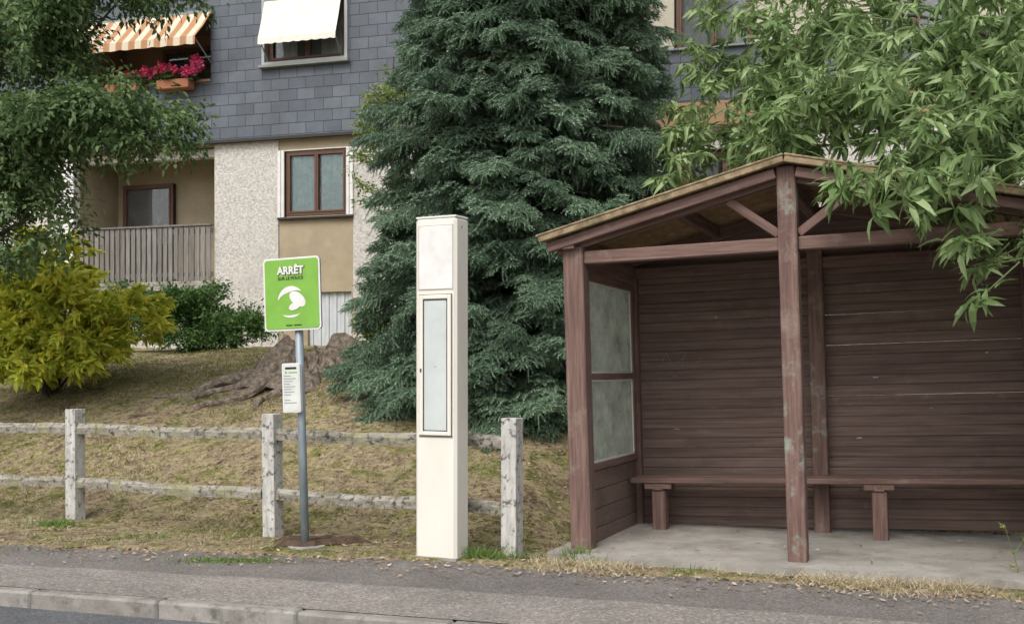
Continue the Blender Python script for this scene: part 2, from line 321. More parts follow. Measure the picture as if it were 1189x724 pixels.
# ---------------------------------------------------------------- terrain
def sm(x): x=np.clip(x,0,1); return x*x*(3-2*x)
EX=[-200,-4.34,-.77,3.3,200]; EY=[9.855+.342*195.66,9.855,9.04,7.49,7.49-.342*196.7]
def terr(X,Y):
    X=np.asarray(X,float); Y=np.asarray(Y,float)
    dy=Y-9.125; s=.8936*X-.4489*dy; t=.4489*X+.8936*dy
    H=1.95-.85*sm((s+3)/4.); tt=np.maximum(t-.15,0); z=H*(1-np.exp(-(tt/3.2)**1.3))
    ax=X-2.118; ay=Y-8.573; a=.934*ax-.358*ay; b=.358*ax+.934*ay
    d=np.hypot(np.maximum(np.abs(a-.3)-2.25,0),np.maximum(np.abs(b-.75)-1.15,0)); z*=sm(d/.9)
    nz=.03*np.sin(X*1.7+.5*Y)*np.sin(Y*2.1-.3*X)+.015*np.sin(X*5.1+Y*3)*np.sin(Y*6.3-X)+.010*np.sin(X*13+Y*11)*np.sin(Y*15-X*9)
    e=np.interp(X,EX,EY); dd=Y-e+.05*np.sin(X*3.1)+.03*np.sin(X*8.3+1)
    z=z+.022+nz*(.25+.75*sm(dd/1.5))*sm(dd/.5+.15)
    z=z-.33*sm(-(dd)/.22)
    m=(X+3.5)*-.324+(Y-7.95)*-.946
    z=np.where(m>9.2,0.02,z)
    return z
def tz(x,y): return float(terr([x],[y])[0])
xs=np.concatenate([[-400,-200,-100,-60,-40,-30,-24,-20,-17,-15,-13,-11.5],np.arange(-10,7,.08),[7.5,8.5,10,12,15,20,30,45,70,120,250,400]])
ys=np.concatenate([[-400,-200,-80,-40,-20,-10,-5,-2,0,2,4,5,6,6.6],np.arange(7,19,.08),[19.5,20.5,22,25,30,40,60,90,150,300,500]])
GX,GY=np.meshgrid(xs,ys); GZ=terr(GX,GY); nx,ny=len(xs),len(ys)
me=bpy.data.meshes.new('ground'); V=np.stack([GX,GY,GZ],-1).reshape(-1,3)
idx=np.arange(nx*ny).reshape(ny,nx); Fq=np.stack([idx[:-1,:-1],idx[:-1,1:],idx[1:,1:],idx[1:,:-1]],-1).reshape(-1,4)
me.vertices.add(len(V)); me.vertices.foreach_set('co',V.astype(np.float32).ravel()); me.loops.add(Fq.size); me.loops.foreach_set('vertex_index',Fq.astype(np.int32).ravel())
me.polygons.add(len(Fq)); me.polygons.foreach_set('loop_start',np.arange(0,Fq.size,4,dtype=np.int32)); me.update(calc_edges=True)
me.polygons.foreach_set('use_smooth',[True]*len(Fq)); me.materials.append(groundm); g=bpy.data.objects.new('ground',me); COL.objects.link(g)

KA=math.degrees(math.atan2(-.324,.946))
K0=Vector((-3.5,7.95,0))
def kf(x,y,z=0):
    return (K0.x+.946*x+.324*y, K0.y-.324*x+.946*y, z)
def edge_y(X): return float(np.interp(X,EX,EY))
N=300
xsr=np.linspace(-40,45,N)
Vn=[];Fn=[];Vf=[];Ff=[]
for i,x in enumerate(xsr):
    lo,hi=0,12
    for _ in range(30):
        mdl=(lo+hi)/2; p=kf(x,mdl)
        if p[1]>edge_y(p[0]): hi=mdl
        else: lo=mdl
    bk=lo
    split=min(.85,bk*.45)+.012*math.sin(x*5)+.01*math.sin(x*13)
    Vn+=[kf(x,-.01,.004),kf(x,split,.004)]; Vf+=[kf(x,split-.15,0),kf(x,bk+.16,0)]
    if i: 
        a=2*i; Fn.append((a-2,a,a+1,a-1)); Ff.append((a-2,a,a+1,a-1))
pav=empty('pavement'); mesh_obj('gravel_strip',Vn,Fn,pav_near,pav); mesh_obj('asphalt_strip',Vf,Ff,pav_far,pav)
kerb=empty('kerb')
for i in range(-24,36):
    x0=i*1.0+.35
    o=box('kerb_stone' ,-.4985,.4985,-.06,.06,-.14,.14,kerbm,kerb,.016); o.location=kf(x0+.5,-.06,-.138+random.uniform(-.003,.003)); o.rotation_euler=(0,0,R(KA)+random.uniform(-.003,.003))
mesh_obj('road',[kf(-150,-6.2,-.105),kf(150,-6.2,-.105),kf(150,.02,-.105),kf(-150,.02,-.105)],[(0,1,2,3)],roadm)
o=box('opposite_pavement',-60,60,-1.6,1.6,-.1,.1,pav_far,pav,.01); o.location=kf(0,-7.8,-.1); o.rotation_euler=(0,0,R(KA))

# ---------------------------------------------------------------- grass and litter
def blades(P,h,w,lean):
    N=len(P); a=rng.uniform(0,2*np.pi,N); d=np.stack([np.cos(a),np.sin(a),0*a],-1); b=rng.uniform(0,2*np.pi,N); l=np.stack([np.cos(b),np.sin(b),0*b],-1)
    V=np.zeros((N,3,3)); V[:,0]=P-d*w[:,None]; V[:,1]=P+d*w[:,None]; V[:,2]=P+l*(lean*h)[:,None]; V[:,2,2]+=h; return V
def ground_pts(N,x0,x1,y0,y1,keep=None):
    X=rng.uniform(x0,x1,N); Y=rng.uniform(y0,y1,N)
    ax=X-2.118; ay=Y-8.573; a=.934*ax-.358*ay; b=.358*ax+.934*ay
    k=(Y>np.interp(X,EX,EY)+.03)&~((a>-1.85)&(a<2.6)&(b>-.36)&(b<2.0))
    if keep is not None: k&=keep(X,Y)
    X=X[k];Y=Y[k]; return np.stack([X,Y,terr(X,Y)-.003],-1)
def patchn(X,Y,f,ph): return np.sin(X*f+ph)*np.sin(Y*f*1.3+ph*2)+.5*np.sin(X*f*2.7+Y*f*1.9+ph)+.5*np.sin(X*f*6.1-Y*f*4.3+ph)
grass=empty('dry_grass')
P=ground_pts(60000,-9,4,9,17.5,lambda X,Y:patchn(X,Y,1.6,.4)+rng.normal(0,.4,len(X))>.5); n=len(P)
bake_tris('straw_blades',blades(P,rng.uniform(.012,.04,n),rng.uniform(.003,.006,n),rng.uniform(.2,2.2,n)),3,dry_m,grass)
P=ground_pts(120000,-9,4,9.3,18.5,lambda X,Y:(patchn(X,Y,1.4,2.1)+np.clip((Y-13.2)*.4,-.7,1.2)+rng.normal(0,.35,len(X))>.4)); n=len(P)
bake_tris('moss_blades',blades(P,rng.uniform(.012,.05,n),rng.uniform(.004,.007,n),rng.uniform(.1,1.5,n)),3,moss_m,grass)
P=ground_pts(26000,-9,4,9.3,18.5,lambda X,Y:(patchn(X,Y,1.7,5.1)+rng.normal(0,.3,len(X))>.95)); n=len(P)
bake_tris('green_blades',blades(P,rng.uniform(.015,.055,n),rng.uniform(.003,.006,n),rng.uniform(.1,1.2,n)),3,grn_m,grass)
Q=[];hh=[]
for _ in range(260):
    a=random.uniform(-2.2,2.7); b=-.44-abs(random.gauss(0,.13)); x=2.118+.934*a+.358*b; y=8.573-.358*a+.934*b
    if random.random()<.10+.9*(math.sin(a*3.1)+.5*math.sin(a*7.7)>.25):
        for _ in range(random.randint(10,40)):
            q=(x+random.gauss(0,.06),y+random.gauss(0,.04)); Q.append((q[0],q[1],max(tz(*q),0))); hh.append(random.uniform(.02,.075))
Q=np.array(Q);hh=np.array(hh); n=len(Q)
bake_tris('straw_verge',blades(Q,hh,np.full(n,.0035),rng.uniform(.4,2.4,n)),3,dry_m,grass)
weeds=empty('weeds')
Q=[];hh=[]
for (x,y,r,c,h) in [(-.25,9.02,.09,220,.10),(-.12,8.98,.06,90,.08),(.5,8.90,.06,200,.12),(.62,8.82,.1,80,.07),(-4.2,10.75,.12,200,.10),(-2.3,9.0,.16,420,.03),(-2.0,8.98,.12,300,.03),(1.3,8.38,.1,50,.06),(-3.2,10.1,.2,90,.07),(.1,9.0,.08,60,.08),(-1.5,9.7,.15,60,.06),(-5.5,11.4,.3,150,.08),(-3.6,9.6,.5,100,.05),(-1.2,9.25,.3,70,.05)]:
    for _ in range(c):
        q=(x+random.gauss(0,r),y+random.gauss(0,r*.45)); Q.append((q[0],q[1],max(tz(*q),0))); hh.append(h*random.uniform(.4,1.2))
Q=np.array(Q);hh=np.array(hh); n=len(Q); bake_tris('weed_blades',blades(Q,hh,np.full(n,.0045),rng.uniform(.2,1.2,n)),3,grn_m,weeds)
P=ground_pts(34000,-9,4,8.5,17.5,lambda X,Y:patchn(X,Y,1.6,3)+rng.normal(0,.9,len(X))+(Y<11.5-.4*X*.5)*.5>.4)
Xp=rng.uniform(-6,4,1500); Yp=np.interp(Xp,EX,EY)-np.abs(rng.normal(0,.28,1500)); P2=np.stack([Xp,Yp,np.full(1500,.006)],-1)
ra=rng.uniform(-1.7,2.4,130); rb=rng.uniform(-.3,1.6,130); P3=np.stack([2.118+.934*ra+.358*rb,8.573-.358*ra+.934*rb,np.full(130,.088)],-1)
P=np.concatenate([P,P2,P3]); n=len(P)
a=rng.uniform(0,6.28,n); s=rng.uniform(.006,.028,n); u=np.stack([np.cos(a),np.sin(a),rng.uniform(-.4,.4,n)],-1)*s[:,None]; v=np.stack([-np.sin(a),np.cos(a),rng.uniform(-.4,.4,n)],-1)*(s*.55)[:,None]
C=P+np.array([0,0,.012]); LV=np.stack([C-u,C-v*.9,C+u,C+v],1); bake_tris('fallen_leaves',LV,4,litter_m)

# ---------------------------------------------------------------- fence
rF=Vector((.8936,-.4489,0)); FA=-26.67
fence=empty('post_and_rail_fence',(0,9.19,0),FA)
for i,sx in enumerate([0,-2.36,-4.76,-7.15,-9.55,-11.95]):
    hgt=1.10
    bm=bmesh.new(); bmesh.ops.create_cube(bm,size=1); bmesh.ops.scale(bm,vec=(.132,.132,hgt+.3),verts=bm.verts)
    top=[f for f in bm.faces if f.normal.z>.9]; r=bmesh.ops.inset_region(bm,faces=top,thickness=.022)
    for f in bm.faces:
        if f.normal.z>.9 and all(abs(v.co.x)<.05 for v in f.verts):
            for v in f.verts: v.co.z+=.025
    bmesh.ops.bevel(bm,geom=[e for e in bm.edges],offset=.004,segments=1,affect='EDGES')
    me=bpy.data.meshes.new('post'); bm.to_mesh(me); bm.free(); me.materials.append(fencem)
    o=bpy.data.objects.new('post',me); COL.objects.link(o); o.parent=fence
    wx=Vector((0,9.19,0))+rF*sx; o.location=(sx,0,max(tz(wx.x,wx.y),-.02)*.5+(hgt-.3)/2-.01); o.rotation_euler=(R(random.uniform(-.8,.8)),R(random.uniform(-.6,.6)),0)
for j,z in enumerate((.91,.385)):
    for i in range(5):
        xa=-.066-2.39*i; xb=xa-2.26
        L=xb-xa; nseg=26; V=[];F=[]
        prof=[(-.04,-.05),(.04,-.05),(.045,.01),(.02,.05),(-.02,.05),(-.045,.01)]
        for k in range(nseg+1):
            x=xa+L*k/nseg
            for (py,pz) in prof: V.append((x,py+random.gauss(0,.0015),z+pz+random.gauss(0,.002)+.008*math.sin(k*.3+i)))
        for k in range(nseg):
            for q in range(6): F.append((k*6+q,k*6+(q+1)%6,(k+1)*6+(q+1)%6,(k+1)*6+q))
        mesh_obj('rail',V,F,railm,fence)

# ---------------------------------------------------------------- information column
tot=empty('bus_stop_information_column',(-.555,9.10,0),FA)
w=.184
box('body',-w,w,-.09,.12,0,2.66,cream,tot,.022)
box('plinth',-w-.004,w+.004,-.094,.124,0,.03,concrete,tot,.004)
box('top_cap',-w+.004,w-.004,-.086,.116,2.655,2.672,white,tot,.006)
def frame(nm,x0,x1,z0,z1,t,y0,y1,mat,par,bev=.004):
    box(nm+'_l',x0,x0+t,y0,y1,z0,z1,mat,par,bev); box(nm+'_r',x1-t,x1,y0,y1,z0,z1,mat,par,bev)
    box(nm+'_b',x0+t,x1-t,y0,y1,z0,z0+t,mat,par,bev); box(nm+'_t',x0+t,x1-t,y0,y1,z1-t,z1,mat,par,bev)
frame('upper_panel_frame',-.15,.16,2.10,2.60,.005,-.095,-.088,lineg,tot,.001)
box('upper_panel',-.145,.155,-.096,-.088,2.105,2.595,white,tot,.003)
box('seam_line',-.15,.16,-.0925,-.088,.955,.962,greyprint,tot,.001)
frame('case_door_shadow_gap',-.142,.152,.965,2.065,.005,-.096,-.088,darkm,tot,.001)
frame('case_door',-.137,.147,.970,2.060,.034,-.108,-.085,cream,tot,.006)
frame('case_gasket',-.103,.113,1.004,2.026,.007,-.104,-.085,black,tot,.001)
box('poster_panel',-.096,.106,-.099,-.086,1.011,2.019,postergrey,tot,.001)
box('lock',-.126,-.114,-.113,-.10,1.46,1.49,darkm,tot,.002)
box('poster_mark',-.004,.016,-.1005,-.098,1.50,1.506,greyprint,tot,0)
for zz in (.05,2.58): box('side_screw',w-.001,w+.005,-.01,.005,zz,zz+.015,greyprint,tot,.001)

# ---------------------------------------------------------------- bus stop sign
sg=empty('bus_stop_sign',(-1.70,9.57,0),-20,-1.9)
V,F=tube([(0,0,-.05),(0,0,1.0),(0,0,2.3)],[.034]*3,20); mesh_obj('pole',V,F,polem,sg,True)
def rrect(nm,w,h,r,y0,y1,cx,cz,mat,par):
    pts=[]
    for (sx,sz,a0) in ((1,1,0),(-1,1,90),(-1,-1,180),(1,-1,270)):
        for k in range(7):
            a=R(a0+k*15); pts.append((cx+sx*(w/2-r)+r*math.cos(a),cz+sz*(h/2-r)+r*math.sin(a)))
    V=[(x,y0,z) for x,z in pts]+[(x,y1,z) for x,z in pts]; n=len(pts)
    F=[tuple(range(n)),tuple(range(2*n-1,n-1,-1))]+[(i,(i+1)%n,n+(i+1)%n,n+i) for i in range(n)]
    return mesh_obj(nm,V,F,mat,par)
cx,cz=-.025,2.105
rrect('plate_back',.53,.60,.035,-.05,-.035,cx,cz,polem,sg)
rrect('plate_white',.53,.60,.035,-.056,-.0505,cx,cz,white,sg)
rrect('plate_green',.500,.57,.026,-.060,-.0565,cx,cz,green,sg)
def text(s,size,x,z,y,mat,par,off=0,align='CENTER',sx=1):
    c=bpy.data.curves.new('lettering','FONT'); c.body=s; c.size=size; c.align_x=align; c.extrude=.0008; c.offset=off
    c.materials.append(mat); o=bpy.data.objects.new('lettering',c); COL.objects.link(o); o.parent=par; o.location=(x,y,z); o.rotation_euler=(R(90),0,0); o.scale=(sx,1,1); return o
text('ARRÊT',.088,cx-.005,cz+.165,-.0625,white,sg,.003,sx=.94)
text('ARRÊT',.088,cx-.005+.004,cz+.161,-.0612,black,sg,.006,sx=.94)
text('SUR LE POUCE',.036,cx-.005,cz+.118,-.062,black,sg,.0006)
def blob(nm,f,n,mat,par,y=-.0625):
    pts=[f(i/n) for i in range(n)]; V=[(x,y,z) for x,z in pts]+[(x,y+.002,z) for x,z in pts]
    F=[tuple(range(n)),tuple(range(2*n-1,n-1,-1))]+[(i,(i+1)%n,n+(i+1)%n,n+i) for i in range(n)]; return mesh_obj(nm,V,F,mat,par)
def ell(x,z,a,b,rot):
    c,s=math.cos(R(rot)),math.sin(R(rot))
    return lambda t:(x+a*math.cos(t*6.2832)*c-b*math.sin(t*6.2832)*s, z+a*math.cos(t*6.2832)*s+b*math.sin(t*6.2832)*c)
def cres(x,z,r,a0,a1,th):
    def f(t):
        if t<.5: a=a0+(a1-a0)*t*2; rr=r
        else: a=a1-(a1-a0)*(t-.5)*2; rr=r-th*math.sin(math.pi*(t-.5)*2)-.004
        return (x+rr*math.cos(R(a)),z+rr*math.sin(R(a)))
    return f
blob('plain_mark_arch',cres(cx-.005,cz-.06,.125,40,175,.045),40,white,sg)
blob('plain_mark_body',ell(cx+.055,cz-.045,.085,.05,-38),36,white,sg,-.0632)
blob('plain_mark_knob',ell(cx+.03,cz-.10,.06,.03,20),30,white,sg,-.0640)
blob('plain_mark_swoosh',cres(cx-.01,cz-.06,.135,235,310,.016),30,white,sg)
for k,(xx,ww) in enumerate([(-.03,.06),(.05,.07)]): box('small_print',cx+xx-ww/2,cx+xx+ww/2,-.0615,-.0600,cz-.262,cz-.252,black,sg,0)
for zz in (1.95,2.25): box('clamp',-.04,.04,-.036,.045,zz,zz+.03,polem,sg,.004)
tc=-.045
rrect('timetable_case',.165,.405,.015,-.075,-.04,tc,1.335,white,sg)
rrect('timetable_sheet',.148,.385,.01,-.0775,-.0755,tc,1.335,flat('paper',(.66,.69,.66),.2),sg)
for k in range(11):
    if k in(2,): continue
    ww=random.uniform(.05,.12); box('print_line',tc-.065,tc-.065+ww,-.0788,-.0776,1.21+k*.022,1.216+k*.022,greyprint,sg,0)
box('print_head',tc-.05,tc+.055,-.0788,-.0776,1.487,1.505,black,sg,0)
blob('print_dot',ell(tc-.045,1.462,.010,.010,0),16,green,sg,-.079)
box('print_bar',tc-.02,tc+.06,-.0788,-.0776,1.456,1.466,green,sg,0)
V=[];F=[];n=26
for rr,zz in ((0,.03),(.12,.035),(.22,.045),(.3,.0)):
    for k in range(n):
        a=k/n*6.2832; q=rr*(1+.25*math.sin(a*3+1)+.12*math.sin(a*7)); V.append((-1.66+q*math.cos(a)*1.2,9.75+q*math.sin(a)*.7,tz(-1.66,9.75)*.6+zz+random.uniform(0,.02)))
for i in range(3):
    for k in range(n): F.append((i*n+k,i*n+(k+1)%n,(i+1)*n+(k+1)%n,(i+1)*n+k))
mesh_obj('dug_soil',V,F,soilm)
V,F=tube([(-1.69,9.56,-.05),(-1.69,9.56,.034),(-1.69,9.56,.038)],[.16,.15,.13],14,.12,3); mesh_obj('sign_footing',V,F,concrete)

# ---------------------------------------------------------------- shelter
def sh(a,b): return (2.118+.934*a+.358*b, 8.573-.358*a+.934*b)
SH=empty('wooden_bus_shelter',(2.118,8.573,.08),-20.98,-1.7)
hw=1.66; D=1.72; pitch=.24
ridge=2.965
def rz(x): return ridge-pitch*abs(x)
pw=.082; EL=1.90
box('front_post',-hw-pw,-hw+pw,-pw,pw,-.06,2.42,wood_z,SH,.01)
box('centre_post',-.068,.068,-.115,.045,-.03,2.89,wood_zc,SH,.01)
box('front_post',1.75-pw,1.75+pw,-pw,pw,-.12,2.42,wood_z,SH,.01)
box('back_post',-hw-.06,-hw+.06,D-.12,D,-.02,2.39,wood_z,SH,.01)
box('back_post',-.065,.065,D-.16,D-.03,-.02,2.44,wood_zc,SH,.01)
box('back_post',1.70-.06,1.70+.06,D-.12,D,-.1,2.39,wood_z,SH,.01)
box('tie_beam',-hw+pw,-.068,-.055,.045,2.275,2.375,wood_x,SH,.008)
box('tie_beam',.068,1.75-pw,-.055,.045,2.275,2.375,wood_x,SH,.008)
box('back_tie_beam',-hw+.062,1.64,D-.135,D-.032,2.28,2.38,wood_x,SH,.008)
for yy,nm in ((-.02,'front_rafter'),(D-.08,'back_rafter')):
    for sx in (-1,1):
        beam(nm,(sx*.07,yy,rz(.07)-.13),(sx*1.80,yy,rz(1.80)-.13),.10,.09,wood_x,SH)
beam('brace',(-.07,-.005,2.40),(-.44,-.005,2.68),.065,.07,wood_x,SH)
beam('brace',(.07,-.005,2.40),(.46,-.005,2.68),.065,.07,wood_x,SH)
for sx in (-1,1):
    box('wall_plate',sx*(hw+.02)-.05,sx*(hw+.02)+.05,-.14,D+.1,2.39,2.46,wood_y,SH,.006)
box('ridge_beam',-.04,.04,.05,D,2.71,2.86,wood_y,SH,.006)
for sx in (-.85,.85):
    o=box('purlin',sx-.035,sx+.035,.03,D,rz(sx)-.16,rz(sx)-.07,wood_y,SH,.006)
for sx in (-1,1):
    nb=14; 
    for k in range(nb):
        y0=-.17+k*(D+.42)/nb; y1=y0+(D+.42)/nb-.004
        beam('roof_board',(sx*.003,(y0+y1)/2,rz(0)-.045),(sx*(EL-.015),(y0+y1)/2,rz(EL-.015)-.045),.022,y1-y0,roof_under,SH)
    beam('roof_felt',(sx*.002,D/2+.04,rz(0)-.020),(sx*EL,D/2+.04,rz(EL)-.020),.022,D+.46,felt,SH)
    beam('bargeboard',(sx*.004,-.192,rz(0)-.036),(sx*EL,-.192,rz(EL)-.036),.048,.026,roof_edge,SH)
    beam('roof_edge_batten',(sx*.004,-.176,rz(0)-.004),(sx*(EL+.02),-.176,rz(EL+.02)-.004),.018,.07,roof_edge,SH)
    beam('eave_rafter',(sx*.075,-.125,rz(.075)-.112),(sx*(EL-.05),-.125,rz(EL-.05)-.112),.075,.05,wood_x,SH)
nb=26; ph=2.30/nb
gaps={(18,1):.0006,(21,1):.0005,(13,1):.0012,(13,0):.0010}
for side,(xa,xb) in enumerate(((-hw+.03,-.002),(.002,1.70))):
    for k in range(nb):
        gap=gaps.get((k,side),0)
        box('back_plank',xa,xb,D-.028+random.uniform(-.004,.004),D-.002,k*ph+.02+gap+.0005,(k+1)*ph+.02-.0005,wood_plank,SH,.007 if not gap else .004,ry=(.05 if gap else 0))
    for k in range(1,nb):
        if gaps.get((k,side),0)==0: box('light_block_strip',xa,xb,D+.004,D+.012,k*ph+.02-.012,k*ph+.02+.012,wood_plank,SH,0)  # unseen strips added behind the joints to block bright daylight streaks
for k in range(16):
    z0=2.33+k*.045; half=min((ridge-.1-z0-.04)/pitch,hw)
    if half>.08: box('gable_plank',-half,half,D-.026,D-.004,z0,z0+.0445,wood_plank,SH,.002)
scr=flat('scratch',(.30,.245,.22))
for (x0,z0,x1,z1) in ((-1.42,1.46,-1.36,1.60),(-1.36,1.60,-1.30,1.48),(-1.26,1.5,-1.16,1.58),(-1.22,1.46,-1.18,1.60),(-1.10,1.48,-1.02,1.55)):
    beam('scratch',(x0,D-.0335,z0),(x1,D-.0335,z1),.003,.002,scr,SH)
for (aa_,cc_) in ((-.9,1.9),(.45,1.32),(.9,1.05),(1.1,1.75),(-1.3,.9),(.3,.8),(1.35,1.5)):
    box('chipped_paint',aa_,aa_+random.uniform(.01,.05),D-.0345,D-.031,cc_,cc_+random.uniform(.004,.012),fencem,SH,0)
for sx,xp in ((-1,-hw),(1,1.73)):
    for k in range(4):
        box('side_plank',xp-.015,xp+.015,pw,D-.12,.01+k*.155,.01+k*.155+.151,wood_plank,SH,.004)
    box('sill_rail',xp-.035,xp+.035,pw,D-.12,.632,.69,wood_y,SH,.006)
    box('middle_rail',xp-.03,xp+.03,pw+.05,D-.17,1.37,1.42,wood_y,SH,.006)
    box('head_rail',xp-.035,xp+.035,pw,D-.12,2.17,2.39,wood_y,SH,.006)
    box('stile',xp-.03,xp+.03,pw+.001,pw+.05,.69,2.17,wood_z,SH,.006); box('stile',xp-.03,xp+.03,D-.17,D-.121,.69,2.17,wood_z,SH,.006)
    for z0,z1 in ((.69,1.37),(1.42,2.17)):
        box('glass_pane',xp-.004,xp+.004,pw+.05,D-.17,z0,z1,dirty_sheen_glass,SH,0)
        yy0,yy1=pw+.05,D-.17
        box('bead',xp+.006,xp+.018,yy0,yy1,z0,z0+.018,white,SH,.002); box('bead',xp+.006,xp+.018,yy0,yy1,z1-.018,z1,white,SH,.002)
        box('bead',xp+.006,xp+.018,yy1-.02,yy1,z0+.018,z1-.018,white,SH,.002)
box('bench_seat_board',-1.60,1.66,D-.50,D-.34,.445,.495,wood_x,SH,.008); box('bench_seat_board',-1.60,1.66,D-.33,D-.17,.447,.497,wood_x,SH,.008)
for a in (-1.36,.50):
    box('bench_bearer',a-.045,a+.045,D-.49,D-.04,.385,.444,wood_y,SH,.006)
    box('bench_bearer_cap',a-.12,a+.12,D-.488,D-.44,.395,.443,wood_x,SH,.006)
    box('bench_leg',a-.06,a+.06,D-.47,D-.35,-.06,.385,wood_z,SH,.008)
V=[];F=[]; na,nb_=90,24
def slabz(a,b): return .078+.004*math.sin(a*4)*math.sin(b*5)
aa=np.linspace(-1.86,2.9,na); bb=np.linspace(-.34,1.95,nb_)
for j,b in enumerate(bb):
    for i,a in enumerate(aa):
        jb=b+(.02*math.sin(a*7)+.015*math.sin(a*17)+random.uniform(-.012,.012) if j==0 else 0); ja=a+(random.uniform(-.02,.02) if i==0 else 0)
        x,y=sh(ja,jb); V.append((x,y,slabz(a,b)-(.006 if j==0 else 0)))
for j in range(nb_-1):
    for i in range(na-1): F.append((j*na+i,j*na+i+1,(j+1)*na+i+1,(j+1)*na+i))
base=len(V)
for i in range(na): x,y=V[i][0],V[i][1]; V.append((x,y,-.08))
for i in range(na-1): F.append((base+i,base+i+1,i+1,i))
b2=len(V)
for j in range(nb_): v=V[j*na]; V.append((v[0],v[1],-.08))
for j in range(nb_-1): F.append((b2+j+1,b2+j,j*na,(j+1)*na))
mesh_obj('concrete_slab',V,F,concrete)

# ---------------------------------------------------------------- building
B=empty('apartment_building',(-5.68,22.2,0),-17)
def wall(nm,x0,x1,z0,z1,holes,y,th,mat,par):
    X=sorted({x0,x1,*[h for q in holes for h in q[:2]]}); Z=sorted({z0,z1,*[h for q in holes for h in q[2:]]})
    X=[v for v in X if x0<=v<=x1]; Z=[v for v in Z if z0<=v<=z1]
    bm=bmesh.new(); vs={}
    def gv(a,b):
        if (a,b) not in vs: vs[(a,b)]=bm.verts.new((a,y,b))
        return vs[(a,b)]
    for i in range(len(X)-1):
        for j in range(len(Z)-1):
            mx,mz=(X[i]+X[i+1])/2,(Z[j]+Z[j+1])/2
            if any(h[0]<mx<h[1] and h[2]<mz<h[3] for h in holes): continue
            bm.faces.new((gv(X[i],Z[j]),gv(X[i+1],Z[j]),gv(X[i+1],Z[j+1]),gv(X[i],Z[j+1])))
    ex=bmesh.ops.extrude_face_region(bm,geom=bm.faces[:])
    bmesh.ops.translate(bm,verts=[v for v in ex['geom'] if isinstance(v,bmesh.types.BMVert)],vec=(0,th,0))
    bmesh.ops.recalc_face_normals(bm,faces=bm.faces[:])
    me=bpy.data.meshes.new(nm); bm.to_mesh(me); bm.free(); me.materials.append(mat); o=bpy.data.objects.new(nm,me); COL.objects.link(o); o.parent=par; return o
def wavy(nm,x0,x1,z0,z1,y,mat,par,amp=.012,f=40):
    n=int((x1-x0)/.015)+2; V=[];F=[]
    for i in range(n):
        x=x0+(x1-x0)*i/(n-1); yy=y+amp*math.sin(x*f)+amp*.4*math.sin(x*f*2.3+1); V+=[(x,yy,z0),(x,yy,z1)]
    for i in range(n-1): F.append((2*i,2*i+2,2*i+3,2*i+1))
    return mesh_obj(nm,V,F,mat,par,True)
def window(x0,x1,z0,z1,y,fm,cm,par,leaves=2,gapx=.12,depth=.75,st=.04):
    frame('window_frame',x0,x1,z0,z1,.05,y,y+.06,fm,par)
    wv=(x1-x0-.1)/leaves
    for k in range(leaves):
        a=x0+.05+k*wv; frame('sash',a+.002,a+wv-.002,z0+.052,z1-.052,st,y-.012,y+.04,fm,par)
    box('window_pane',x0+.05,x1-.05,y+.045,y+.05,z0+.05,z1-.05,glass,par,0)
    if cm:
        m=(x0+x1)/2; g=gapx
        wavy('curtain',x0+.04+g*.3,m-g,z0+.05,z1-.05,y+.075,cm,par); wavy('curtain',m+g,x1-.04,z0+.05,z1-.05,y+.075,cm,par)
    box('room_shade_panel',x0,x1,y+depth,y+depth+.02,z0,z1,unlit_room,par,0)  # dark sheet behind the pane, painted shade in place of a room
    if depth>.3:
        box('reveal_side',x0-.05,x0-.002,y+.07,y+depth,z0,z1,unlit_room,par,0); box('reveal_side',x1+.002,x1+.05,y+.07,y+depth,z0,z1,unlit_room,par,0)  # sides share the dark colour that stands for room shade
wall('stucco_wall',0,1.355,1.0,5.9,[],0,.3,stucco,B)
wall('stucco_wall_right',2.89,7.4,1.0,5.9,[(5.2,6.6,4.37,5.62)],0,.3,stucco,B)
wall('rendered_band',1.357,2.888,1.0,5.9,[(1.39,2.855,4.37,5.61),(1.95,2.84,1.0,2.95)],.03,.25,beige,B)
window(1.50,2.76,4.38,5.59,.03,brownframe,curtain_t,B,gapx=.07,st=.035)
box('shutter',1.36,1.495,-.045,-.005,4.35,5.60,white,B,.004); box('shutter',2.765,2.90,-.045,-.005,4.35,5.60,white,B,.004)
for xx in (1.425,2.825): box('shutter_fold',xx,xx+.012,-.049,-.044,4.36,5.59,greyprint,B,0)
box('window_sill',1.36,2.90,-.06,.15,4.31,4.345,darkm,B,.004); box('window_lintel',1.392,2.853,.0,.12,5.592,5.61,white,B,.003)
window(5.25,6.55,4.42,5.57,.10,brownframe,curtain_w,B)
n=11; rdm=flat('ribbed_door',(.55,.58,.60),.6)
for k in range(n):
    x=1.955+k*.88/n; box('door_rib',x,x+.88/n-.006,.10+(k%2)*.012,.14,1.0,2.945,rdm,B,.003)
UW=(1.13,2.80,7.22,8.45); UB=(-2.95,-.02,7.0,8.35)
wall('slate_cladding',-12,7.4,5.86,10.6,[UW,UB,(-9,-6,7,8.35)],-.10,.25,slate,B)
box('slate_foot_flashing',-12,7.4,-.125,-.02,5.80,5.858,darkm,B,.004)
box('eaves_soffit',-12,7.4,-.02,.25,5.80,5.856,beige,B,0)
frame('dormer_frame',1.09,2.84,7.18,8.49,.06,-.16,.05,flat('dormer_trim',(.40,.42,.42)),B)
window(1.16,2.77,7.25,8.42,.0,brownframe,curtain_w,B,gapx=.25)
box('dormer_sill',1.05,2.88,-.22,.02,7.13,7.178,greyprint,B,.004)
